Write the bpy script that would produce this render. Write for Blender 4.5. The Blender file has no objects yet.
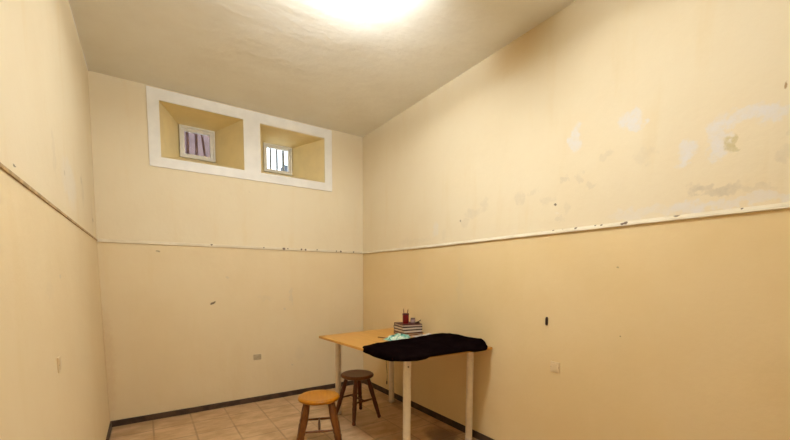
import bpy, bmesh, math, random
from mathutils import Vector, Matrix, noise
random.seed(7)
S = bpy.context.scene
COL = S.collection
PI = math.pi

# ------------------------------------------------------------------ helpers
def link(name, me, mat=None, parent=None, loc=None):
    o = bpy.data.objects.new(name, me)
    COL.objects.link(o)
    if mat is not None:
        me.materials.append(mat)
    if parent is not None:
        o.parent = parent
    if loc is not None:
        o.location = loc
    return o

def obj(name, bm, mat, parent=None, loc=None, smooth=False, bevel=0.0, seg=2):
    bmesh.ops.recalc_face_normals(bm, faces=bm.faces)
    me = bpy.data.meshes.new(name)
    bm.to_mesh(me)
    bm.free()
    if smooth:
        for f in me.polygons:
            f.use_smooth = True
    o = link(name, me, mat, parent, loc)
    if bevel > 0:
        m = o.modifiers.new('bevel', 'BEVEL')
        m.width = bevel
        m.segments = seg
        m.limit_method = 'ANGLE'
        m.angle_limit = math.radians(40)
    return o

def structure(o):
    o['kind'] = 'structure'
    return o

def empty(name, loc, rotz=0.0):
    o = bpy.data.objects.new(name, None)
    COL.objects.link(o)
    o.location = loc
    o.rotation_euler = (0, 0, rotz)
    o.empty_display_size = 0.1
    return o

def tag(o, label, cat, group=None):
    o['label'] = label
    o['category'] = cat
    if group:
        o['group'] = group
    return o

def add_box(bm, lo, hi, M=None):
    vs = []
    for z in (lo[2], hi[2]):
        for x, y in ((lo[0], lo[1]), (hi[0], lo[1]), (hi[0], hi[1]), (lo[0], hi[1])):
            v = Vector((x, y, z))
            vs.append(bm.verts.new(M @ v if M else v))
    for f in ((0, 3, 2, 1), (4, 5, 6, 7), (0, 1, 5, 4), (1, 2, 6, 5), (2, 3, 7, 6), (3, 0, 4, 7)):
        bm.faces.new([vs[i] for i in f])

def box(lo, hi):
    bm = bmesh.new()
    add_box(bm, lo, hi)
    return bm

def add_prism(bm, pts, z0, z1):
    a = [bm.verts.new((x, y, z0)) for x, y in pts]
    b = [bm.verts.new((x, y, z1)) for x, y in pts]
    n = len(pts)
    bm.faces.new(a[::-1])
    bm.faces.new(b)
    for i in range(n):
        bm.faces.new((a[i], a[(i + 1) % n], b[(i + 1) % n], b[i]))

def add_lathe(bm, prof, A=Vector((0, 0, 0)), B=None, n=24):
    """revolve (radius, t) profile; t is the distance along the axis from A towards B"""
    A = Vector(A)
    d = Vector((0, 0, 1)) if B is None else (Vector(B) - A).normalized()
    q = Vector((0, 0, 1)).rotation_difference(d).to_matrix()
    rings = []
    for r, t in prof:
        if r < 1e-5:
            rings.append([bm.verts.new(A + q @ Vector((0, 0, t)))])
        else:
            rings.append([bm.verts.new(A + q @ Vector((r * math.cos(2 * PI * k / n), r * math.sin(2 * PI * k / n), t))) for k in range(n)])
    for a, b in zip(rings, rings[1:]):
        for k in range(n):
            k2 = (k + 1) % n
            if len(a) == 1 and len(b) == 1:
                continue
            if len(a) == 1:
                bm.faces.new((a[0], b[k2], b[k]))
            elif len(b) == 1:
                bm.faces.new((a[k], a[k2], b[0]))
            else:
                bm.faces.new((a[k], a[k2], b[k2], b[k]))
    for ring, flip in ((rings[0], True), (rings[-1], False)):
        if len(ring) > 1:
            bm.faces.new(ring[::-1] if flip else ring)

def add_rod(bm, A, B, r, n=12):
    add_lathe(bm, [(r, 0), (r, (Vector(B) - Vector(A)).length)], A, B, n)

def add_tube(bm, pts, r, n=8):
    pts = [Vector(p) for p in pts]
    rings = []
    for i, p in enumerate(pts):
        d = (pts[min(i + 1, len(pts) - 1)] - pts[max(i - 1, 0)]).normalized()
        q = Vector((0, 0, 1)).rotation_difference(d).to_matrix()
        rings.append([bm.verts.new(p + q @ Vector((r * math.cos(2 * PI * k / n), r * math.sin(2 * PI * k / n), 0))) for k in range(n)])
    for a, b in zip(rings, rings[1:]):
        for k in range(n):
            bm.faces.new((a[k], a[(k + 1) % n], b[(k + 1) % n], b[k]))
    bm.faces.new(rings[0][::-1])
    bm.faces.new(rings[-1])

# ------------------------------------------------------------------ materials
def srgb(r, g, b):
    f = lambda c: (c / 255 / 12.92) if c / 255 <= 0.04045 else ((c / 255 + 0.055) / 1.055) ** 2.4
    return (f(r), f(g), f(b), 1.0)

class NT:
    def __init__(self, name, rough=0.6, spec=0.3):
        self.m = bpy.data.materials.new(name)
        self.m.use_nodes = True
        self.t = self.m.node_tree
        self.b = self.t.nodes['Principled BSDF']
        self.b.inputs['Roughness'].default_value = rough
        self.b.inputs['Specular IOR Level'].default_value = spec
        self.co = self.n('ShaderNodeTexCoord').outputs['Object']
    def n(self, kind, **kw):
        nd = self.t.nodes.new(kind)
        for k, v in kw.items():
            setattr(nd, k, v)
        return nd
    def l(self, a, b):
        self.t.links.new(a, b)
    def noise(self, scale, detail=4, rough=0.55, co=None, out='Fac', stretch=None):
        co = co or self.co
        if stretch:
            mp = self.n('ShaderNodeMapping')
            mp.inputs['Scale'].default_value = stretch
            self.l(co, mp.inputs['Vector'])
            co = mp.outputs[0]
        nd = self.n('ShaderNodeTexNoise')
        nd.inputs['Scale'].default_value = scale
        nd.inputs['Detail'].default_value = detail
        nd.inputs['Roughness'].default_value = rough
        self.l(co, nd.inputs['Vector'])
        return nd.outputs[out]
    def ramp(self, fac, lo, hi, a=0.0, b=1.0):
        nd = self.n('ShaderNodeMapRange', interpolation_type='SMOOTHSTEP')
        nd.inputs['From Min'].default_value = lo
        nd.inputs['From Max'].default_value = hi
        nd.inputs['To Min'].default_value = a
        nd.inputs['To Max'].default_value = b
        self.l(fac, nd.inputs['Value'])
        return nd.outputs['Result']
    def mul(self, a, b):
        nd = self.n('ShaderNodeMath', operation='MULTIPLY')
        for s, v in zip(nd.inputs, (a, b)):
            if isinstance(v, (int, float)):
                s.default_value = v
            else:
                self.l(v, s)
        return nd.outputs[0]
    def mix(self, fac, a, b):
        nd = self.n('ShaderNodeMix', data_type='RGBA')
        for s, v in ((nd.inputs[0], fac), (nd.inputs[6], a), (nd.inputs[7], b)):
            if isinstance(v, (int, float, tuple)):
                s.default_value = v
            else:
                self.l(v, s)
        return nd.outputs[2]
    def color(self, c):
        if isinstance(c, tuple):
            self.b.inputs['Base Color'].default_value = c
        else:
            self.l(c, self.b.inputs['Base Color'])
    def bump(self, h, strength=0.2, dist=0.01):
        nd = self.n('ShaderNodeBump')
        nd.inputs['Strength'].default_value = strength
        nd.inputs['Distance'].default_value = dist
        self.l(h, nd.inputs['Height'])
        self.l(nd.outputs[0], self.b.inputs['Normal'])
    def spot(self, co, c, size, rot=(0, 0, 0), soft=0.5):
        """1 inside an ellipsoid round c, falling to 0 at its rim"""
        mp = self.n('ShaderNodeMapping', vector_type='TEXTURE')
        mp.inputs['Location'].default_value = c
        mp.inputs['Rotation'].default_value = rot
        mp.inputs['Scale'].default_value = size
        self.l(co, mp.inputs['Vector'])
        ln = self.n('ShaderNodeVectorMath', operation='LENGTH')
        self.l(mp.outputs[0], ln.inputs[0])
        return self.ramp(ln.outputs['Value'], 1 - soft, 1.0, 1.0, 0.0)
    def warp(self, scale, amt):
        nz = self.noise(scale, 3, 0.6, out='Color')
        sb = self.n('ShaderNodeVectorMath', operation='SUBTRACT')
        self.l(nz, sb.inputs[0])
        sb.inputs[1].default_value = (0.5, 0.5, 0.5)
        sc = self.n('ShaderNodeVectorMath', operation='SCALE')
        self.l(sb.outputs[0], sc.inputs[0])
        sc.inputs['Scale'].default_value = amt
        ad = self.n('ShaderNodeVectorMath', operation='ADD')
        self.l(self.co, ad.inputs[0])
        self.l(sc.outputs[0], ad.inputs[1])
        return ad.outputs[0]

def plain(name, c, rough=0.6, spec=0.3, var=0.12, scale=30.0, bump=0.0, metal=0.0):
    k = NT(name, rough, spec)
    dark = tuple(v * (1 - var) for v in c[:3]) + (1,)
    k.color(k.mix(k.ramp(k.noise(scale), 0.35, 0.65), c, dark))
    k.b.inputs['Metallic'].default_value = metal
    if bump:
        k.bump(k.noise(scale * 3), bump, 0.002)
    return k.m

WALL = (0.845, 0.725, 0.52, 1)
WALL2 = (0.82, 0.69, 0.48, 1)
DADO = (0.80, 0.585, 0.28, 1)
DADO2 = (0.77, 0.545, 0.235, 1)
PATCH = (0.80, 0.75, 0.71, 1)
GREY = (0.66, 0.56, 0.41, 1)
DARK = (0.08, 0.045, 0.025, 1)

def wall_material(name, spots, fine=(), soft_spots=(), low=0.35):
    k = NT(name, 0.75, 0.2)
    blot = k.ramp(k.noise(1.3, 5, 0.6), 0.35, 0.7)
    sep = k.n('ShaderNodeSeparateXYZ')
    k.l(k.co, sep.inputs[0])
    upper = k.ramp(sep.outputs['Z'], 1.535, 1.555, 1 - low, 1.0)          # the paint changes at the rail
    c = k.mix(upper, k.mix(blot, DADO, DADO2), k.mix(blot, WALL, WALL2))
    c = k.mix(k.mul(k.ramp(k.noise(2.2, 4, 0.6, stretch=(3, 3, 0.5)), 0.52, 0.75), 0.25), c, (0.77, 0.585, 0.30, 1))
    rough_co = k.warp(17, 0.13)
    fine_co = k.warp(40, 0.02)
    mott = k.ramp(k.noise(34, 4, 0.7), 0.34, 0.60, 0.60, 1.0)
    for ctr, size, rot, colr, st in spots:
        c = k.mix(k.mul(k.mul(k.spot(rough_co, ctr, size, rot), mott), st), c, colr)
    for ctr, size, rot, colr, st in soft_spots:
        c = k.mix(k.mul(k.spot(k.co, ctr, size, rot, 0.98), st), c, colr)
    for ctr, size, rot, colr, st in fine:
        c = k.mix(k.mul(k.spot(fine_co, ctr, size, rot), st), c, colr)
    k.color(c)
    k.bump(k.noise(9, 8, 0.62), 0.16, 0.02)
    return k.m

# the right wall lies in the x = 0 plane: spots given by (y, z, half-width, half-height, tilt)
R_ = lambda y, z, a, b, t=0.0, col=PATCH, s=0.8: ((0, y, z), (0.5, a, b), (t, 0, 0), col, s)
right_spots = [
    R_(-2.5545, 2.075, 0.040, 0.105), R_(-2.85, 2.075, 0.065, 0.06), R_(-2.885, 2.04, 0.04, 0.035),
    R_(-3.095, 1.868, 0.045, 0.062), R_(-3.10, 1.815, 0.030, 0.055),
    R_(-3.222, 1.90, 0.045, 0.10), R_(-3.30, 1.945, 0.13, 0.035), R_(-3.38, 1.925, 0.06, 0.045), R_(-3.22, 1.82, 0.055, 0.045),
    R_(-3.265, 1.855, 0.022, 0.05, 0, (0.52, 0.43, 0.16, 1), 0.55),
    R_(-3.20, 1.66, 0.10, 0.025, 0.15, GREY, 0.7), R_(-3.27, 1.655, 0.07, 0.03, 0, GREY, 0.65),
    R_(-3.14, 1.67, 0.04, 0.035, 0, GREY, 0.5), R_(-3.35, 1.63, 0.07, 0.016, 0, GREY, 0.4),
    R_(-3.12, 1.595, 0.11, 0.04, 0, PATCH, 0.7), R_(-3.35, 1.595, 0.28, 0.025, 0, PATCH, 0.6),
    R_(-2.9, 1.60, 0.16, 0.03, 0, PATCH, 0.4),
    R_(-3.44, 1.75, 0.03, 0.035, 0, GREY, 0.4), R_(-3.47, 1.83, 0.02, 0.04, 0, GREY, 0.35),
    R_(-2.93, 1.88, 0.06, 0.05, 0, GREY, 0.25), R_(-2.66, 1.79, 0.04, 0.02, 0, GREY, 0.4),
    R_(-2.72, 1.93, 0.04, 0.03, 0, GREY, 0.35), R_(-2.60, 1.84, 0.03, 0.03, 0, GREY, 0.4),
    R_(-2.50, 1.86, 0.035, 0.025, 0, GREY, 0.5), R_(-2.48, 1.62, 0.05, 0.02, 0, GREY, 0.4),
    R_(-2.52, 1.69, 0.03, 0.05, 0, GREY, 0.3), R_(-2.38, 1.75, 0.08, 0.03, 0.2, GREY, 0.3),
    R_(-2.18, 1.80, 0.06, 0.05, 0, GREY, 0.35), R_(-2.28, 1.82, 0.05, 0.02, 0, GREY, 0.3),
    R_(-1.74, 1.76, 0.10, 0.05, 0, GREY, 0.35), R_(-1.86, 1.80, 0.05, 0.06, 0, GREY, 0.3),
    R_(-1.66, 1.70, 0.06, 0.04, 0, GREY, 0.3), R_(-1.30, 1.68, 0.05, 0.08, 0, PATCH, 0.4),
    R_(-1.0, 1.60, 0.35, 0.04, 0, GREY, 0.22), R_(-1.40, 1.62, 0.05, 0.06, 0, GREY, 0.2),
    R_(-1.62, 1.25, 0.05, 0.25, 0, GREY, 0.15), R_(-1.10, 1.30, 0.06, 0.2, 0, GREY, 0.12),
]
right_fine = [
    R_(-1.61, 1.715, 0.012, 0.012, 0, DARK, 0.5), R_(-2.445, 1.712, 0.012, 0.010, 0, DARK, 0.8),
    R_(-2.46, 1.66, 0.02, 0.008, 0.3, (0.85, 0.75, 0.6, 1), 0.6),
    R_(-3.42, 2.02, 0.006, 0.018, 0, (0.4, 0.22, 0.08, 1), 0.8),
    R_(-2.83, 1.32, 0.008, 0.008, 0, DARK, 0.4), R_(-2.86, 0.95, 0.006, 0.006, 0, DARK, 0.5),
]
B_ = lambda x, z, a, b, t=0.0, col=GREY, s=0.4: ((x, 0, z), (a, 0.05, b), (0, t, 0), col, s)
back_spots = [B_(-0.86, 1.06, 0.025, 0.11, 0, GREY, 0.45), B_(-1.12, 1.05, 0.09, 0.04, 0, GREY, 0.22),
              B_(-1.47, 1.25, 0.03, 0.03, 0, GREY, 0.5), B_(-0.78, 0.45, 0.07, 0.09, 0, GREY, 0.15),
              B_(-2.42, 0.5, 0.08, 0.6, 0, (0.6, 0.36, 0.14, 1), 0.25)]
back_fine = [B_(-1.604, 1.014, 0.034, 0.013, -0.5, DARK, 0.85), B_(-0.93, 0.93, 0.016, 0.016, 0, GREY, 0.6),
             B_(-0.86, 0.33, 0.014, 0.012, 0, GREY, 0.6), B_(-2.02, 1.478, 0.02, 0.012, 0, DARK, 0.45),
             B_(-1.25, 2.08, 0.01, 0.01, 0, GREY, 0.3)]
L_ = lambda y, z, a, b, t=0.0, col=GREY, s=0.4: ((-2.42, y, z), (0.5, a, b), (t, 0, 0), col, s)
left_spots = [L_(-1.6, 1.80, 0.05, 0.12, 0, GREY, 0.3), L_(-0.7, 1.8, 0.06, 0.12, 0, GREY, 0.35), L_(-1.2, 1.75, 0.3, 0.14, 0, PATCH, 0.35),
              L_(-0.25, 1.7, 0.04, 0.15, 0, GREY, 0.25), L_(-1.9, 1.2, 0.10, 0.03, 0, GREY, 0.15),
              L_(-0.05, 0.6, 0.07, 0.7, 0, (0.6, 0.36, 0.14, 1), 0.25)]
left_fine = [L_(-2.24, 1.590, 0.022, 0.0035, 0, DARK, 0.7), L_(-1.35, 1.77, 0.02, 0.02, 0, GREY, 0.8), L_(-0.75, 1.86, 0.03, 0.03, 0, GREY, 0.8),
             L_(-0.2, 1.68, 0.02, 0.02, 0, DARK, 0.6), L_(-1.66, 1.26, 0.02, 0.012, 0, GREY, 0.7)]

M = {}
M['right'] = wall_material('right_wall_paint', right_spots, right_fine, [R_(-2.13, 2.80, 0.34, 0.24, 0, (0.60, 0.38, 0.12, 1), 0.6)], 0.70)  # last spot: broad soft-edged brown patch high on the wall
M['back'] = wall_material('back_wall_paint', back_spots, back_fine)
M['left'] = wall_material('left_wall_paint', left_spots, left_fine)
M['reveal'] = plain('reveal_bounce_tint', (0.95, 0.78, 0.44, 1), 0.75, 0.2, 0.06, 6)  # recess wall paint with golden bounced light put into its colour
M['front'] = wall_material('front_wall_paint', [])

k = NT('ceiling_plaster', 0.85, 0.15)
k.color(k.mix(k.ramp(k.noise(1.8, 6, 0.6), 0.35, 0.7), (0.89, 0.85, 0.76, 1), (0.84, 0.79, 0.69, 1)))
k.bump(k.noise(3.5, 8, 0.6, stretch=(1, 1.6, 1)), 0.24, 0.04)
M['ceiling'] = k.m

# floor: square ceramic tiles, worn and blotchy
k = NT('floor_tiles', 0.42, 0.35)
TILE = 0.287
mp = k.n('ShaderNodeMapping')
mp.inputs['Location'].default_value = (1.255 / TILE, 0.270 / TILE, 0)
mp.inputs['Scale'].default_value = (1 / TILE, 1 / TILE, 1)
k.l(k.co, mp.inputs['Vector'])
sx = k.n('ShaderNodeSeparateXYZ')
k.l(mp.outputs[0], sx.inputs[0])
edges = []
for ax in 'XY':
    fr = k.n('ShaderNodeMath', operation='PINGPONG')
    k.l(sx.outputs[ax], fr.inputs[0])
    fr.inputs[1].default_value = 0.5
    edges.append(fr.outputs[0])
mn = k.n('ShaderNodeMath', operation='MINIMUM')
k.l(edges[0], mn.inputs[0])
k.l(edges[1], mn.inputs[1])
grout = k.ramp(mn.outputs[0], 0.010, 0.034, 1.0, 0.0)
fl = k.n('ShaderNodeVectorMath', operation='FLOOR')
k.l(mp.outputs[0], fl.inputs[0])
wn = k.n('ShaderNodeTexWhiteNoise')
k.l(fl.outputs[0], wn.inputs[0])
c = k.mix(k.ramp(k.noise(5, 6, 0.65, stretch=(1, 2.2, 1)), 0.3, 0.7), (0.68, 0.455, 0.26, 1), (0.46, 0.275, 0.13, 1))
c = k.mix(k.mul(wn.outputs['Value'], 0.22), c, (0.52, 0.36, 0.21, 1))
wco = k.warp(6, 0.16)
c = k.mix(k.mul(k.spot(wco, (-2.15, -0.12, 0), (0.10, 0.12, 1)), 0.5), c, (0.40, 0.27, 0.12, 1))
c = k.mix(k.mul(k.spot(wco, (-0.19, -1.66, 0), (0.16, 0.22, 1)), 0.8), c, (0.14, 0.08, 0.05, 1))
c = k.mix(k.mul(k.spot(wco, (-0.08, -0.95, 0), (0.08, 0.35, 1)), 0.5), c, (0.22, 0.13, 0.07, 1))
c = k.mix(k.mul(k.ramp(k.noise(3, 5, 0.6), 0.55, 0.75), 0.4), c, (0.42, 0.28, 0.15, 1))
c = k.mix(k.mul(k.mul(grout, k.ramp(k.noise(4, 4, 0.6), 0.3, 0.65, 0.35, 1.0)), 0.62), c, (0.26, 0.15, 0.07, 1))
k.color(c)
inv = k.n('ShaderNodeMath', operation='SUBTRACT')
inv.inputs[0].default_value = 1.0
k.l(grout, inv.inputs[1])
k.bump(inv.outputs[0], 0.35, 0.004)
M['floor'] = k.m

def rail_material(name, spots):
    k = NT(name, 0.6, 0.25)
    c = k.mix(k.ramp(k.noise(10, 5, 0.6), 0.35, 0.65), (0.83, 0.73, 0.56, 1), (0.77, 0.66, 0.48, 1))
    w = k.warp(60, 0.012)
    for s in spots:
        c = k.mix(k.mul(k.spot(w, s[0], s[1]), 0.9), c, (0.10, 0.045, 0.02, 1))
    k.color(c)
    return k.m
M['rail_back'] = rail_material('back_rail_paint', [((x, -0.01, z), (a, 0.05, a)) for x, z, a in
    ((-1.60, 1.556, .012), (-1.13, 1.552, .008), (-0.93, 1.55, .019), (-0.89, 1.553, .008), (-0.745, 1.55, .013), (-0.70, 1.55, .013),
     (-0.57, 1.555, .009), (-0.345, 1.548, .009), (-0.29, 1.548, .013), (-0.13, 1.548, .011))])
M['rail_right'] = rail_material('right_rail_paint', [((-0.01, y, z - 0.004), (0.05, a * 1.2, a * 0.9)) for y, z, a in
    ((-2.44, 1.562, .008), (-2.50, 1.565, .006), (-2.585, 1.558, .009), (-2.70, 1.562, .006), (-2.735, 1.56, .008), (-2.86, 1.556, .013),
     (-2.845, 1.552, .010), (-3.085, 1.566, .014), (-3.32, 1.562, .005), (-2.36, 1.565, .006))])
M['rail_left'] = plain('left_rail_brown_paint', (0.60, 0.40, 0.20, 1), 0.6, 0.25, 0.4, 14)
M['base'] = plain('baseboard_dark_paint', (0.095, 0.055, 0.034, 1), 0.55, 0.3, 0.45, 12)
M['white_trim'] = plain('cream_white_woodwork', (0.92, 0.88, 0.82, 1), 0.5, 0.35, 0.06, 8)
M['sash'] = plain('white_window_frame', (0.93, 0.88, 0.80, 1), 0.5, 0.35, 0.08, 20)
M['iron'] = plain('grey_painted_iron_bar', (0.36, 0.22, 0.24, 1), 0.5, 0.4, 0.2, 40)
M['ironlight'] = plain('pale_grey_painted_bar', (0.48, 0.50, 0.52, 1), 0.5, 0.4, 0.2, 40)
M['mauve'] = plain('mauve_render', (0.16, 0.105, 0.105, 1), 0.9, 0.1, 0.25, 9)
M['bluegrey'] = plain('blue_grey_render', (0.085, 0.09, 0.105, 1), 0.9, 0.1, 0.2, 9)

k = NT('window_glass', 0.03, 0.5)
k.color((0.95, 0.97, 0.98, 1))
k.b.inputs['Transmission Weight'].default_value = 1.0
k.b.inputs['IOR'].default_value = 1.05
M['glass'] = k.m

def wood(name, a, b, rough=0.4, scale=4.0, stretch=(1, 14, 14), spec=0.4, coat=0.0):
    k = NT(name, rough, spec)
    k.color(k.mix(k.ramp(k.noise(scale, 6, 0.6, stretch=stretch), 0.3, 0.7), a, b))
    k.bump(k.noise(scale * 4, 4, 0.6, stretch=stretch), 0.08, 0.002)
    k.b.inputs['Coat Weight'].default_value = coat
    k.b.inputs['Coat Roughness'].default_value = 0.15
    return k.m
M['top'] = wood('pale_plywood', (0.65, 0.335, 0.075, 1), (0.57, 0.28, 0.055, 1), 0.42, 3, (9, 1, 9))
M['leg'] = plain('cream_painted_leg', (0.86, 0.74, 0.58, 1), 0.5, 0.3, 0.08, 18)
M['legfoot'] = plain('pale_plastic_foot', (0.74, 0.64, 0.56, 1), 0.4, 0.4, 0.05, 20)
M['screw'] = plain('dark_screw_head', (0.16, 0.09, 0.05, 1), 0.4, 0.5, 0.2, 90, metal=0.6)
M['seat_orange'] = wood('varnished_orange_wood', (0.50, 0.195, 0.002, 1), (0.40, 0.13, 0.001, 1), 0.32, 5, (9, 1, 9), 0.3, 0.1)
M['seat_dark'] = wood('varnished_brown_wood', (0.19, 0.065, 0.010, 1), (0.13, 0.04, 0.006, 1), 0.42, 5, (9, 1, 9), 0.3, 0.05)
M['stool_leg'] = wood('turned_brown_wood', (0.19, 0.060, 0.008, 1), (0.11, 0.030, 0.004, 1), 0.40, 8, (9, 9, 1), 0.35, 0.08)
M['stool_leg_dark'] = wood('turned_dark_wood', (0.13, 0.036, 0.010, 1), (0.075, 0.020, 0.006, 1), 0.42, 8, (9, 9, 1), 0.3, 0.05)

k = NT('black_cloth', 1.0, 0.0)
k.color(k.mix(k.ramp(k.noise(9, 5, 0.6), 0.4, 0.7), (0.0035, 0.0016, 0.0016, 1), (0.007, 0.0035, 0.0035, 1)))
k.bump(k.noise(160, 2, 0.5), 0.25, 0.002)
M['cloth'] = k.m

# ------------------------------------------------------------------ the room
W, H, YF = 2.42, 2.85, -4.55
XL = [(0.0, -2.412), (1.55, -2.432), (2.85, -2.425)]

bm = bmesh.new()
vs = [bm.verts.new(p) for p in ((-W - 0.03, YF, 0), (0, YF, 0), (0, 0, 0), (-W - 0.03, 0, 0))]
bm.faces.new(vs)
structure(obj('floor', bm, M['floor']))

bm = bmesh.new()
NX, NY = 24, 40
grid = [[bm.verts.new((-W - 0.03 + (W + 0.03) * i / NX, YF * j / NY,
        H + (0.006 * noise.noise(Vector((i * 0.33, j * 0.33, 3.0))) if 0 < i < NX and 0 < j < NY else 0))) for i in range(NX + 1)] for j in range(NY + 1)]
for j in range(NY):
    for i in range(NX):
        bm.faces.new((grid[j][i], grid[j][i + 1], grid[j + 1][i + 1], grid[j + 1][i]))
structure(obj('ceiling', bm, M['ceiling'], smooth=True))

bm = bmesh.new()
prev = None
for z, x in XL:
    cur = (bm.verts.new((x, 0, z)), bm.verts.new((x, YF, z)))
    if prev:
        bm.faces.new((prev[0], prev[1], cur[1], cur[0]))
    prev = cur
structure(obj('wall_left', bm, M['left']))

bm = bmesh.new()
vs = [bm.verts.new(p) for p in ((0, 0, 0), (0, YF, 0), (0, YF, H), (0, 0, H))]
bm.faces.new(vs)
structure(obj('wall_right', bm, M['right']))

bm = bmesh.new()
vs = [bm.verts.new(p) for p in ((-W - 0.03, YF, 0), (0, YF, 0), (0, YF, H), (-W - 0.03, YF, H))]
bm.faces.new(vs)
structure(obj('wall_front', bm, M['front']))

# back wall with two splayed window recesses
D = 0.50
OPEN = [((-1.966, 2.277), (-1.292, 2.277), (-1.292, 2.747), (-1.966, 2.752)),
        ((-1.139, 2.2755), (-0.470, 2.2755), (-0.470, 2.737), (-1.139, 2.741))]
INNER = [((-1.787, 2.440), (-1.470, 2.440), (-1.470, 2.748), (-1.787, 2.748)),
         ((-0.980, 2.430), (-0.665, 2.430), (-0.665, 2.738), (-0.980, 2.738))]
bm = bmesh.new()
xs = [-2.44, OPEN[0][0][0], OPEN[0][1][0], OPEN[1][0][0], OPEN[1][1][0], 0.0]
def V(x, z, y=0.0):
    return bm.verts.new((x, y, z))
def quad(*p):
    bm.faces.new([V(*q) for q in p])
for i in range(5):
    a, b = xs[i], xs[i + 1]
    if i in (1, 3):
        o = OPEN[0 if i == 1 else 1]
        quad((a, 0), (b, 0), o[1], o[0])
        quad(o[3], o[2], (b, H), (a, H))
    else:
        quad((a, 0), (b, 0), (b, H), (a, H))
for o, n in zip(OPEN, INNER):
    for e in range(4):
        p, q = o[e], o[(e + 1) % 4]
        r, s = n[(e + 1) % 4], n[e]
        quad((p[0], p[1], 0), (q[0], q[1], 0), (r[0], r[1], D), (s[0], s[1], D))
bmesh.ops.remove_doubles(bm, verts=bm.verts, dist=1e-4)
bmesh.ops.recalc_face_normals(bm, faces=bm.faces)
for f in bm.faces:
    f.material_index = 1 if f.calc_center_median().y > 0.05 else 0
wb = structure(obj('wall_back', bm, M['back']))
wb.data.materials.append(M['reveal'])

# raised cream casing round both recesses: one outer rectangle with two holes
bm = bmesh.new()
def casing_box(x0, x1, z0, z1):
    add_box(bm, (x0, -0.012, z0), (x1, 0.001, z1))
FX0, FX1, FZ0, FZ1 = -2.052, -0.388, 2.193, 2.838
oz0, oz1 = 2.277, 2.744
casing_box(FX0, FX1, FZ0, oz0 - 0.001)
casing_box(FX0, FX1, oz1 + 0.001, FZ1)
casing_box(FX0, -1.966, oz0 - 0.001, oz1 + 0.001)
casing_box(-1.292, -1.139, oz0 - 0.001, oz1 + 0.001)
casing_box(-0.470, FX1, oz0 - 0.001, oz1 + 0.001)
structure(obj('trim_4', bm, M['white_trim']))

# small barred windows at the outer end of each recess
def window(name, n, bars, barmat, fr):
    x0, x1, z0, z1 = n[0][0], n[1][0], n[0][1], n[2][1]
    bm = bmesh.new()
    fo = 0.016
    add_box(bm, (x0, D - 0.03, z0), (x0 + fo, D + 0.06, z1))
    add_box(bm, (x1 - fo, D - 0.03, z0), (x1, D + 0.06, z1))
    add_box(bm, (x0 + fo, D - 0.03, z0), (x1 - fo, D + 0.06, z0 + fo))
    add_box(bm, (x0 + fo, D - 0.03, z1 - fo), (x1 - fo, D + 0.06, z1))
    w = structure(obj(name, bm, M['sash'], bevel=0.002))
    a0, a1, b0, b1 = x0 + fo, x1 - fo, z0 + fo, z1 - fo
    bm = bmesh.new()
    add_box(bm, (a0, D - 0.012, b0), (a0 + fr, D + 0.03, b1))
    add_box(bm, (a1 - fr, D - 0.012, b0), (a1, D + 0.03, b1))
    add_box(bm, (a0 + fr, D - 0.012, b0), (a1 - fr, D + 0.03, b0 + fr))
    add_box(bm, (a0 + fr, D - 0.012, b1 - fr), (a1 - fr, D + 0.03, b1))
    obj('window_sash', bm, M['sash'], w, bevel=0.003)
    obj('pane', box((a0 + fr - 0.004, D + 0.008, b0 + fr - 0.004), (a1 - fr + 0.004, D + 0.012, b1 - fr + 0.004)), M['glass'], w)
    gw = (a1 - a0 - 2 * fr)
    for f0, f1, r in bars:
        bm = bmesh.new()
        add_rod(bm, (a0 + fr + gw * f0, D + 0.046, b0 + 0.002), (a0 + fr + gw * f1, D + 0.046, b1 - 0.002), r, 10)
        obj('iron_bar', bm, barmat, w, smooth=False)
    return w
window('window_1', INNER[0], ((0.13, 0.13, 0.015), (0.48, 0.48, 0.015), (0.83, 0.71, 0.012)), M['iron'], 0.028)
window('window_2', INNER[1], ((0.22, 0.22, 0.012), (0.52, 0.52, 0.012), (0.82, 0.82, 0.015)), M['ironlight'], 0.022)
# what stands outside them: a mauve rendered wall close to the left one, a low grey wall past the right one
structure(obj('wall_outside', box((-2.6, 1.05, 1.6), (-1.16, 1.2, 3.05)), M['mauve']))
structure(obj('wall_outside', box((-0.300, 1.9, 1.6), (0.9, 2.1, 2.955)), M['bluegrey']))

# rails and baseboards
structure(obj('trim_1', box((-2.43, -0.012, 1.534), (0, 0, 1.560)), M['rail_back'], bevel=0.003))
bm = bmesh.new()
def sweep(bm, profs):
    rows = [[bm.verts.new((x, y, z)) for x, z in pr] for y, pr in profs]
    n = len(rows[0])
    bm.faces.new(rows[0])
    bm.faces.new(rows[-1][::-1])
    for a, b in zip(rows, rows[1:]):
        for q in range(n):
            bm.faces.new((a[q], b[q], b[(q + 1) % n], a[(q + 1) % n]))
RP = ((0, 1.538), (-0.014, 1.540), (-0.012, 1.550), (-0.003, 1.562), (0, 1.562))
sweep(bm, [(y, [(x, z + dz) for x, z in RP]) for y, dz in ((0, -0.004), (-1.2, -0.010), (-2.4, -0.004), (-3.2, 0.0), (YF, 0.002))])
structure(obj('trim_2', bm, M['rail_right']))
bm = bmesh.new()
LP = ((-2.434, 0.0), (-2.4265, 0.0015), (-2.4265, 0.0125), (-2.434, 0.014))
sweep(bm, [(y, [(x, z + z0) for x, z in LP]) for y, z0 in ((0, 1.540), (-2.44, 1.549), (YF, 1.555))])
structure(obj('trim_3', bm, M['rail_left']))
structure(obj('baseboard_back', box((-2.413, -0.012, 0), (0, 0, 0.052)), M['base'], bevel=0.003))
structure(obj('baseboard_right', box((-0.012, YF, 0), (0, -0.012, 0.055)), M['base'], bevel=0.003))
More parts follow.
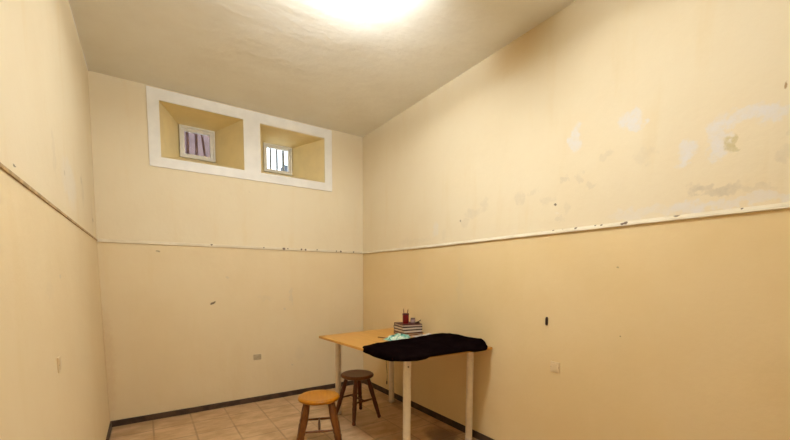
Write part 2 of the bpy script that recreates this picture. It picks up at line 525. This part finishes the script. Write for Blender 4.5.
structure(obj('baseboard_left', box((-2.416, YF, 0), (-2.402, -0.012, 0.052)), M['base'], bevel=0.003))
structure(obj('baseboard_front', box((-2.402, YF, 0), (-0.012, YF + 0.012, 0.047)), M['base'], bevel=0.003))

# ------------------------------------------------------------------ ceiling lamp (just above the picture)
k = NT('lit_fluorescent_tube', 0.4)
k.b.inputs['Base Color'].default_value = (0.9, 0.9, 0.9, 1)
k.b.inputs['Emission Color'].default_value = (0.90, 0.97, 1.0, 1)
k.b.inputs['Emission Strength'].default_value = 345.0
M['tube'] = k.m
M['lampmetal'] = plain('white_lamp_housing', (0.8, 0.8, 0.78, 1), 0.4, 0.4, 0.03, 10)
LX, LY = -1.18, -2.30
lamp = empty('ceiling_light', (LX, LY, H))
tag(lamp, 'white twin fluorescent tube lamp fixed to the ceiling above the table', 'ceiling light')
obj('lamp_housing', box((-0.25, -0.03, -0.035), (0.25, 0.03, 0.0)), M['lampmetal'], lamp, bevel=0.004)
for s in (-1, 1):
    bm = bmesh.new()
    add_rod(bm, (-0.215, s * 0.055, -0.15), (0.215, s * 0.055, -0.15), 0.013, 16)
    obj('tube', bm, M['tube'], lamp, smooth=False)
    e = bmesh.new()
    add_box(e, (s * 0.228 - 0.012, -0.072, -0.166), (s * 0.228 + 0.012, 0.072, -0.03))
    obj('lamp_holder', e, M['lampmetal'], lamp, bevel=0.003)

# ------------------------------------------------------------------ table
TZ = 0.75
table = empty('table', (-0.43, -1.36, 0))
tag(table, 'wooden table with pale plywood top on four cream round legs, against the right wall', 'table')
O = Vector((-0.43, -1.36, 0))
def tl(x, y):
    return (x - O.x, y - O.y)
bm = bmesh.new()
add_prism(bm, [tl(-0.887, -0.805), tl(-0.823, -1.835), tl(-0.813, -1.875), tl(-0.792, -1.903), tl(-0.750, -1.922), tl(-0.60, -1.945), tl(-0.003, -1.978), tl(-0.003, -0.705)], TZ - 0.020, TZ)
obj('tabletop', bm, M['top'], table, bevel=0.003)
for x, y, scr in ((-0.097, -0.762, 0), (-0.093, -1.842, 0), (-0.686, -0.765, 0), (-0.684, -1.842, 1)):
    px, py = tl(x, y)
    bm = bmesh.new()
    add_lathe(bm, [(0.0255, 0.030), (0.0265, 0.034), (0.0265, 0.70), (0.0258, TZ - 0.021)], (px, py, 0), None, 28)
    lg = obj('leg', bm, M['leg'], table, smooth=False)
    for f in lg.data.polygons:
        f.use_smooth = len(f.vertices) == 4
    bm = bmesh.new()
    add_lathe(bm, [(0.0, 0.0), (0.024, 0.0), (0.0278, 0.004), (0.0278, 0.028), (0.025, 0.031), (0, 0.031)], (px, py, 0), None, 28)
    obj('leg_foot', bm, M['legfoot'], lg, smooth=True)
    if scr:
        bm = bmesh.new()
        dv = Vector((-0.30, -0.95, 0)).normalized()
        a = Vector((px, py, 0.668)) + dv * 0.025
        add_lathe(bm, [(0, 0), (0.0055, 0), (0.0055, 0.003), (0.003, 0.0045), (0, 0.0045)], a, a + dv, 14)
        obj('screw', bm, M['screw'], lg)

# black cloth over the near half of the table
def lerp_table(tab, v):
    for (a, fa), (b, fb) in zip(tab, tab[1:]):
        if v <= b:
            t = max(0, min(1, (v - a) / (b - a)))
            t = t * t * (3 - 2 * t)
            return fa + (fb - fa) * t
    return tab[-1][1]
FRONT = [(-0.88, 0.031), (-0.80, 0.031), (-0.70, 0.031), (-0.64, 0.026), (-0.60, 0.015), (-0.26, 0.012), (-0.20, 0.024), (-0.10, 0.022), (-0.05, 0.012), (-0.02, 0.004)]
BACK = [(-0.88, -1.49), (-0.80, -1.485), (-0.66, -1.435), (-0.45, -1.412), (-0.22, -1.405), (-0.10, -1.43), (-0.02, -1.470)]
RISE = [(-0.88, 0.004), (-0.6, 0.008), (-0.35, 0.016), (-0.15, 0.032), (-0.02, 0.036)]
bm = bmesh.new()
NU, NV = 84, 60
rows = []
NL, NF = 6, 6                                    # rows that hang over the left and the front edge
for i in range(-NL, NU + 1):
    row = []
    for j in range(-NF, NV + 1):
        u = max(i, 0) / NU
        v = max(j, 0) / NV
        yb_guess = -1.7
        yl = -1.86 + 0.37 * v
        xl = -0.887 + 0.0639 * (-0.805 - yl) - 0.003
        xl = xl + (-0.812 - xl) * max(0, (v - 0.75) / 0.25)
        x = xl + (-0.022 - xl) * u
        yb = lerp_table(BACK, x)
        yf = -1.953 - 0.028 * u + 0.075 * max(0, 1 - u / 0.22) ** 2
        if x > -0.10:                             # the right end is drawn back from the corner
            yf += 0.055 * ((x + 0.10) / 0.08) ** 2
        y = yf + (yb - yf) * v
        e = min(1.0, v / 0.10) * min(1.0, (1 - v) / 0.12)
        e = math.sqrt(max(0.0, e))
        bulk = lerp_table(RISE, x) * e
        wr = 0.006 * noise.noise(Vector((x * 7, y * 11, 1.3))) + 0.004 * noise.noise(Vector((x * 20, y * 9, 5.1)))
        z = TZ + 0.008 + bulk + max(-0.004, wr) * (0.3 + 0.7 * e)
        if j < 0:
            t = -j / NF
            dr = lerp_table(FRONT, x)
            y -= 0.010 * math.sin(min(1, t * 1.6) * PI / 2) + 0.003 * math.sin(x * 38) * t
            z = TZ + 0.008 - dr * (t ** 1.3)
        if i < 0:
            s = -i / NL
            x -= 0.012 * math.sin(min(1, s * 1.6) * PI / 2) + 0.02 * (y + 1.95) * 0 + 0.003 * math.sin(y * 40) * s
            pass
            dz = min(1, (1.0 - v) * 8 + 0.5) * (0.034 + 0.004 * math.sin(y * 17)) * (s ** 1.3)
            z = min(z, TZ + 0.008 - dz) if j < 0 else TZ + 0.008 - dz + (z - TZ - 0.008) * (1 - s)
        row.append(bm.verts.new((x, y, z)))
    rows.append(row)
for a, b in zip(rows, rows[1:]):
    for q in range(len(a) - 1):
        bm.faces.new((a[q], b[q], b[q + 1], a[q + 1]))
bmesh.ops.recalc_face_normals(bm, faces=bm.faces)
cl = obj('cloth', bm, M['cloth'], smooth=True)
so = cl.modifiers.new('thickness', 'SOLIDIFY')
so.thickness = 0.005
so.offset = 1.0
tag(cl, 'black cloth spread over the near half of the plywood table', 'cloth')

# ------------------------------------------------------------------ stools
def stool(name, loc, rotz, h, sr, top_r, foot_r, seatm, legm, label, fat=1.25):
    t = empty(name, loc, rotz)
    tag(t, label, 'stool', 'round wooden stools by the table')
    bm = bmesh.new()
    th = 0.030
    add_lathe(bm, [(0, h - th), (sr - 0.014, h - th), (sr - 0.004, h - th + 0.006), (sr, h - th * 0.5), (sr - 0.003, h - 0.006),
                   (sr - 0.012, h), (sr * 0.75, h - 0.003), (sr * 0.4, h - 0.006), (0, h - 0.007)], n=48)
    obj('seat', bm, seatm, t, smooth=True)
    feet, tops = [], []
    for q in range(4):
        a = PI / 4 + q * PI / 2
        d = Vector((math.cos(a), math.sin(a), 0))
        f, p = d * foot_r + Vector((0, 0, 0.004)), d * top_r + Vector((0, 0, h - th + 0.002))
        feet.append(f)
        tops.append(p)
        L = (p - f).length
        prof = [(0, 0), (0.010, 0), (0.0145, 0.006), (0.0155, 0.018), (0.0125, 0.028), (0.0145, 0.040), (0.0165, L * 0.24), (0.0185, L * 0.36),
                (0.0160, L * 0.41), (0.0190, L * 0.45), (0.0165, L * 0.50), (0.0180, L * 0.58), (0.0190, L * 0.70), (0.0170, L * 0.84), (0.0140, L * 0.95), (0.0135, L)]
        prof = [(a * fat, b) for a, b in prof]
        bm = bmesh.new()
        add_lathe(bm, prof, f, p, 20)
        obj('leg', bm, legm, t, smooth=True)
    at = lambda q, s: feet[q].lerp(tops[q], s)
    def rung(A, B):
        L = (B - A).length
        bm = bmesh.new()
        add_lathe(bm, [(0.0065, 0), (0.0075, L * 0.2), (0.0095, L * 0.42), (0.0080, L * 0.46), (0.0105, L * 0.5), (0.0080, L * 0.54), (0.0095, L * 0.58), (0.0075, L * 0.8), (0.0065, L)], A, B, 14)
        obj('stretcher', bm, legm, t, smooth=True)
    # two side rungs joined by a middle one
    a1, a2 = at(0, 0.47), at(1, 0.47)
    b1, b2 = at(2, 0.47), at(3, 0.47)
    rung(a1, a2)
    rung(b1, b2)
    rung((a1 + a2) / 2, (b1 + b2) / 2)
    return t
va = math.atan2(0.927, 0.375)
stool('stool', (-1.102, -1.322, 0), va - PI / 2, 0.400, 0.151, 0.112, 0.218, M['seat_orange'], M['stool_leg'],
      'brown wooden stool with glossy orange round seat, standing clear in front of the table', 1.4)
stool('stool', (-0.582, -0.940, 0), math.radians(8), 0.405, 0.148, 0.092, 0.200, M['seat_dark'], M['stool_leg_dark'],
      'dark brown wooden stool with dull brown round seat, tucked under the table', 1.08)

# ------------------------------------------------------------------ things on the table
COVERS = {
    'red': plain('dark_red_cover', (0.10, 0.016, 0.014, 1), 0.45, 0.4, 0.2, 30),
    'black': plain('dark_brown_cover', (0.035, 0.014, 0.012, 1), 0.45, 0.4, 0.2, 30),
    'maroon': plain('maroon_cover', (0.075, 0.014, 0.016, 1), 0.45, 0.4, 0.2, 30),
    'brown': plain('brown_cover', (0.26, 0.11, 0.04, 1), 0.5, 0.4, 0.25, 30),
}
k = NT('book_pages', 0.8, 0.1)
k.color(k.mix(k.ramp(k.noise(6, 3, 0.6, stretch=(1, 1, 90)), 0.35, 0.65), (0.80, 0.70, 0.60, 1), (0.62, 0.50, 0.40, 1)))
M['pages'] = k.m
def book(w, d, th, cover, loc, rot, label, edge=0.0045):
    t = empty('book', loc, rot)
    tag(t, label, 'book', 'books stacked on the table')
    bm = bmesh.new()
    add_box(bm, (-w / 2, -d / 2, 0), (w / 2, d / 2, edge))
    add_box(bm, (-w / 2, -d / 2, th - edge), (w / 2, d / 2, th))
    add_box(bm, (-w / 2, d / 2 - edge, edge), (w / 2, d / 2, th - edge))
    obj('cover', bm, cover, t, bevel=0.001)
    obj('pages', box((-w / 2 + 0.004, -d / 2 + 0.004, edge), (w / 2 - 0.004, d / 2 - edge, th - edge)), M['pages'], t)
    return t
bz = TZ + 0.0005
bx, by = -0.162, -1.130
book(0.190, 0.200, 0.024, COVERS['brown'], (bx + 0.004, by, bz), math.radians(-2), 'thick brown book at the bottom of the stack against the right wall', 0.009)
book(0.186, 0.195, 0.025, COVERS['maroon'], (bx - 0.004, by - 0.003, bz + 0.024), math.radians(-6), 'maroon book second from the bottom of the stack')
book(0.192, 0.196, 0.026, COVERS['black'], (bx - 0.002, by + 0.002, bz + 0.049), math.radians(-9), 'dark brown book second from the top of the stack', 0.005)
book(0.192, 0.194, 0.024, COVERS['red'], (bx - 0.002, by, bz + 0.075), math.radians(-12), 'dark red book topmost of the stack, under the red pot', 0.006)
st = bz + 0.099

M['pot'] = plain('glossy_dark_red', (0.17, 0.005, 0.006, 1), 0.35, 0.35, 0.15, 20)
pot = empty('pencil_pot', (-0.190, -1.130, st))
tag(pot, 'dark red pencil pot standing on the topmost book of the stack', 'pot')
bm = bmesh.new()
add_lathe(bm, [(0, 0), (0.026, 0), (0.0275, 0.003), (0.0285, 0.088), (0.0275, 0.090), (0.0255, 0.088), (0.0245, 0.006), (0, 0.006)], n=32)
obj('pot_body', bm, M['pot'], pot, smooth=True)
bm = bmesh.new()
add_lathe(bm, [(0.0280, 0.076), (0.0298, 0.078), (0.0298, 0.086), (0.0285, 0.088)], n=32)
obj('rim_band', bm, COVERS['maroon'], pot, smooth=True)
M['pen_dark'] = plain('dark_red_pen', (0.11, 0.012, 0.012, 1), 0.35, 0.5, 0.1, 20)
M['pen_tip'] = plain('pale_pencil_wood', (0.7, 0.45, 0.22, 1), 0.6, 0.3, 0.1, 40)
for nm, a, b, mt, lab in (('pen', (-0.010, 0.002), (-0.0215, 0.004), M['pen_dark'], 'dark pen leaning to the left in the red pot'),
                          ('pencil', (0.008, -0.003), (0.020, -0.008), COVERS['brown'], 'brown pencil leaning to the right in the red pot')):
    p = empty(nm, (-0.190, -1.130, st + 0.0065))
    tag(p, lab, nm)
    A, B = Vector((a[0], a[1], 0)), Vector((b[0], b[1], 0.128))
    L = (B - A).length
    bm = bmesh.new()
    add_lathe(bm, [(0, 0), (0.0036, 0.0), (0.0036, L - 0.014), (0.0034, L - 0.012)], A, B, 10)
    bd = obj('barrel', bm, mt, p)
    bm = bmesh.new()
    add_lathe(bm, [(0.0034, L - 0.012), (0.001, L), (0, L)], A, B, 10)
    obj('tip', bm, M['pen_tip'] if nm == 'pencil' else mt, p)

M['jar'] = plain('greyish_pink_glass', (0.42, 0.29, 0.27, 1), 0.2, 0.5, 0.15, 30)
jar = empty('jar', (-0.124, -1.150, st))
tag(jar, 'small greyish jar with dark lid, beside the red pot on the books', 'jar')
bm = bmesh.new()
add_lathe(bm, [(0, 0), (0.020, 0), (0.0225, 0.003), (0.0225, 0.030), (0.019, 0.035), (0, 0.035)], n=28)
obj('jar_body', bm, M['jar'], jar, smooth=True)
bm = bmesh.new()
add_lathe(bm, [(0, 0.035), (0.0205, 0.035), (0.0205, 0.045), (0.019, 0.047), (0, 0.047)], n=28)
obj('lid', bm, plain('dark_taupe_lid', (0.15, 0.085, 0.06, 1), 0.4, 0.4, 0.1, 30), jar, smooth=False)

# small dark clip: two jaws with a raised tail
clip = empty('clip', (-0.098, -1.192, st), math.radians(-8))
tag(clip, 'small dark clip lying at the right end of the topmost book', 'clip')
bm = bmesh.new()
pr = [(-0.030, 0.0), (0.014, 0.0), (0.014, 0.010), (-0.004, 0.017), (-0.024, 0.008), (-0.030, 0.004)]
a = [bm.verts.new((x, -0.009, z)) for x, z in pr]
b = [bm.verts.new((x, 0.009, z)) for x, z in pr]
bm.faces.new(a); bm.faces.new(b[::-1])
for i in range(len(pr)):
    bm.faces.new((a[i], b[i], b[(i + 1) % len(pr)], a[(i + 1) % len(pr)]))
obj('jaw', bm, COVERS['black'], clip, bevel=0.002)
bm = bmesh.new()
add_tube(bm, [(-0.004, 0, 0.014), (0.010, 0, 0.019), (0.022, 0, 0.026), (0.028, 0, 0.028)], 0.0035)
obj('lever', bm, COVERS['black'], clip, smooth=True)

# crumpled teal and white wrapper
k = NT('teal_and_white_print', 0.35, 0.5)
tf = k.ramp(k.noise(16, 2, 0.5, stretch=(1, 2.2, 1)), 0.44, 0.56)
c = k.mix(tf, (0.62, 0.72, 0.60, 1), (0.13, 0.40, 0.32, 1))
c = k.mix(k.ramp(k.noise(24, 2, 0.5), 0.60, 0.66), c, (0.03, 0.14, 0.11, 1))
k.color(c)
M['wrapper'] = k.m
bm = bmesh.new()
n1, n2 = 40, 26
g = []
for i in range(n1 + 1):
    r = []
    for j in range(n2 + 1):
        u, v = i / n1, j / n2
        x, y = (u - 0.5) * 0.27, (v - 0.5) * 0.17 * (0.65 + 0.35 * math.sin(u * PI))
        env = math.sin(PI * u) ** 0.6 * math.sin(PI * v) ** 0.6
        zz = 0.002 + env * (0.004 + 0.034 * u + 0.030 * noise.noise(Vector((u * 5, v * 4, 2.0))) + 0.012 * noise.noise(Vector((u * 13, v * 11, 4.0))))
        r.append(bm.verts.new((x, y, max(0.0015, zz))))
    g.append(r)
for p_, q_ in zip(g, g[1:]):
    for j in range(n2):
        bm.faces.new((p_[j], q_[j], q_[j + 1], p_[j + 1]))
wr = obj('wrapper', bm, M['wrapper'], None, (-0.385, -1.285, TZ + 0.0005), smooth=False)
wr.rotation_euler.z = math.radians(22)
wr.modifiers.new('thickness', 'SOLIDIFY').thickness = 0.0008
tag(wr, 'crumpled teal and white wrapper lying between the books and black cloth', 'wrapper')

pz = TZ + 0.0046
pencil = empty('pencil', (-0.455, -1.215, pz), 0)
tag(pencil, 'brown pencil lying flat on the table beside the teal wrapper', 'pencil')
A, B = Vector((-0.045, 0.055, 0)), Vector((0.0, -0.045, 0))
L = (B - A).length
bm = bmesh.new()
add_lathe(bm, [(0, 0), (0.0043, 0), (0.0043, L - 0.015)], A, B, 8)
obj('barrel', bm, COVERS['brown'], pencil)
bm = bmesh.new()
add_lathe(bm, [(0.0043, L - 0.015), (0.001, L), (0, L)], A, B, 8)
obj('tip', bm, COVERS['black'], pencil)

M['paper'] = plain('white_paper', (0.80, 0.72, 0.66, 1), 0.8, 0.1, 0.06, 20)
def paper(w, d, loc, rot, curl, label):
    bm = bmesh.new()
    n = 14
    g = []
    for i in range(n + 1):
        r = []
        for j in range(5):
            u, v = i / n, j / 4
            z = curl * (abs(2 * u - 1) ** 2.2) * (0.4 + 0.6 * v)
            r.append(bm.verts.new(((u - 0.5) * w, (v - 0.5) * d, z)))
        g.append(r)
    for p_, q_ in zip(g, g[1:]):
        for j in range(4):
            bm.faces.new((p_[j], q_[j], q_[j + 1], p_[j + 1]))
    o = obj('paper_sheet', bm, M['paper'], None, loc, smooth=True)
    o.rotation_euler.z = rot
    s = o.modifiers.new('thickness', 'SOLIDIFY')
    s.thickness = 0.0015
    s.offset = 1
    return tag(o, label, 'paper', 'papers beside the cloth')
paper(0.20, 0.11, (-0.115, -1.302, TZ + 0.0006), math.radians(3), 0.004, 'flat white paper sheet on the table between books and black cloth')
paper(0.12, 0.10, (-0.10, -1.315, TZ + 0.008), math.radians(-6), 0.010, 'curled white paper slip lying on top of the flat sheet')

# thin dark cord hanging under the table beside the back leg
k_ = bmesh.new()
pts = [(-0.30, -0.987, TZ - 0.0202 - 0.43 * t) for t in [i / 16 for i in range(17)]]
pts = [(x + 0.004 * math.sin(i * 0.55), y + 0.003 * math.cos(i * 0.7), z) for i, (x, y, z) in enumerate(pts)]
add_tube(k_, pts, 0.0022)
cord = obj('cord', k_, COVERS['black'], smooth=True)
tag(cord, 'thin dark cord hanging down from under the tabletop', 'cord')
bm = bmesh.new()
add_lathe(bm, [(0, 0), (0.004, 0.002), (0.006, 0.012), (0.005, 0.03), (0.002, 0.036), (0, 0.036)], (pts[-1][0], pts[-1][1], pts[-1][2] - 0.03), None, 12)
obj('cord_end', bm, COVERS['black'], cord, smooth=True)

# ------------------------------------------------------------------ fittings on the walls
M['plate'] = plain('cream_cover_plate', (0.78, 0.60, 0.36, 1), 0.45, 0.35, 0.05, 20)
M['plate_grey'] = plain('greyed_cover_plate', (0.56, 0.43, 0.27, 1), 0.5, 0.3, 0.15, 40)
def plate(loc, rotz, w, h, mat, label, inset=True):
    t = empty('cover_plate', loc, rotz)                 # faces local -y
    tag(t, label, 'cover plate')
    bm = bmesh.new()
    add_box(bm, (-w / 2, -0.006, -h / 2), (w / 2, 0, h / 2))
    obj('plate', bm, mat, t, bevel=0.002)
    bm = bmesh.new()
    add_box(bm, (-w * 0.33, -0.0085, -h * 0.33), (w * 0.33, -0.0055, h * 0.33))
    obj('blank_insert', bm, mat, t, bevel=0.0012)
    for s in (-1, 1):
        bm = bmesh.new()
        add_lathe(bm, [(0, 0), (0.003, 0), (0.003, 0.0012), (0, 0.0016)], (s * w * 0.42, -0.006, 0), (s * w * 0.42, -1, 0), 10)
        obj('screw', bm, M['plate_grey'], t)
    return t
plate((0, -2.487, 0.703), -PI / 2, 0.062, 0.066, M['plate'], 'square cream cover plate on the right wall, beside the table')
plate((-1.216, 0.0015, 0.455), 0, 0.075, 0.055, M['plate_grey'], 'small greyish cover plate low on the back wall')
plate((-2.4245, -1.855, 0.905), PI / 2, 0.05, 0.062, M['plate'], 'small cream cover plate on the left wall')
f = empty('wall_fitting', (0, -2.417, 0.987), -PI / 2)
tag(f, 'small dark upright fitting on the right wall, above the square cream plate', 'wall fitting')
bm = bmesh.new()
add_lathe(bm, [(0, 0), (0.006, 0.001), (0.0085, 0.008), (0.0085, 0.044), (0.006, 0.053), (0, 0.054)], (0, -0.004, -0.027), None, 14)
obj('peg', bm, COVERS['black'], f, smooth=True)

# ------------------------------------------------------------------ daylight, camera, view
w = bpy.data.worlds.new('World')
S.world = w
w.use_nodes = True
nt = w.node_tree
bg = nt.nodes['Background']
bg.inputs['Color'].default_value = (0.80, 0.92, 1.0, 1)
bg.inputs['Strength'].default_value = 4.2

cd = bpy.data.cameras.new('Camera')
cam = bpy.data.objects.new('Camera', cd)
COL.objects.link(cam)
cam.location = (-2.1174, -3.8276, 1.26)
cam.rotation_euler = (math.radians(85.4512), math.radians(-0.2498), math.radians(-33.8564))
cd.sensor_width = 36
cd.lens = 36 * 370.276 / 790
cd.shift_y = (306.974 - 220) / 790
cd.clip_start = 0.02
S.camera = cam
S.view_settings.view_transform = 'Standard'
S.view_settings.look = 'None'
S.view_settings.gamma = 1
S.view_settings.exposure = 0.0
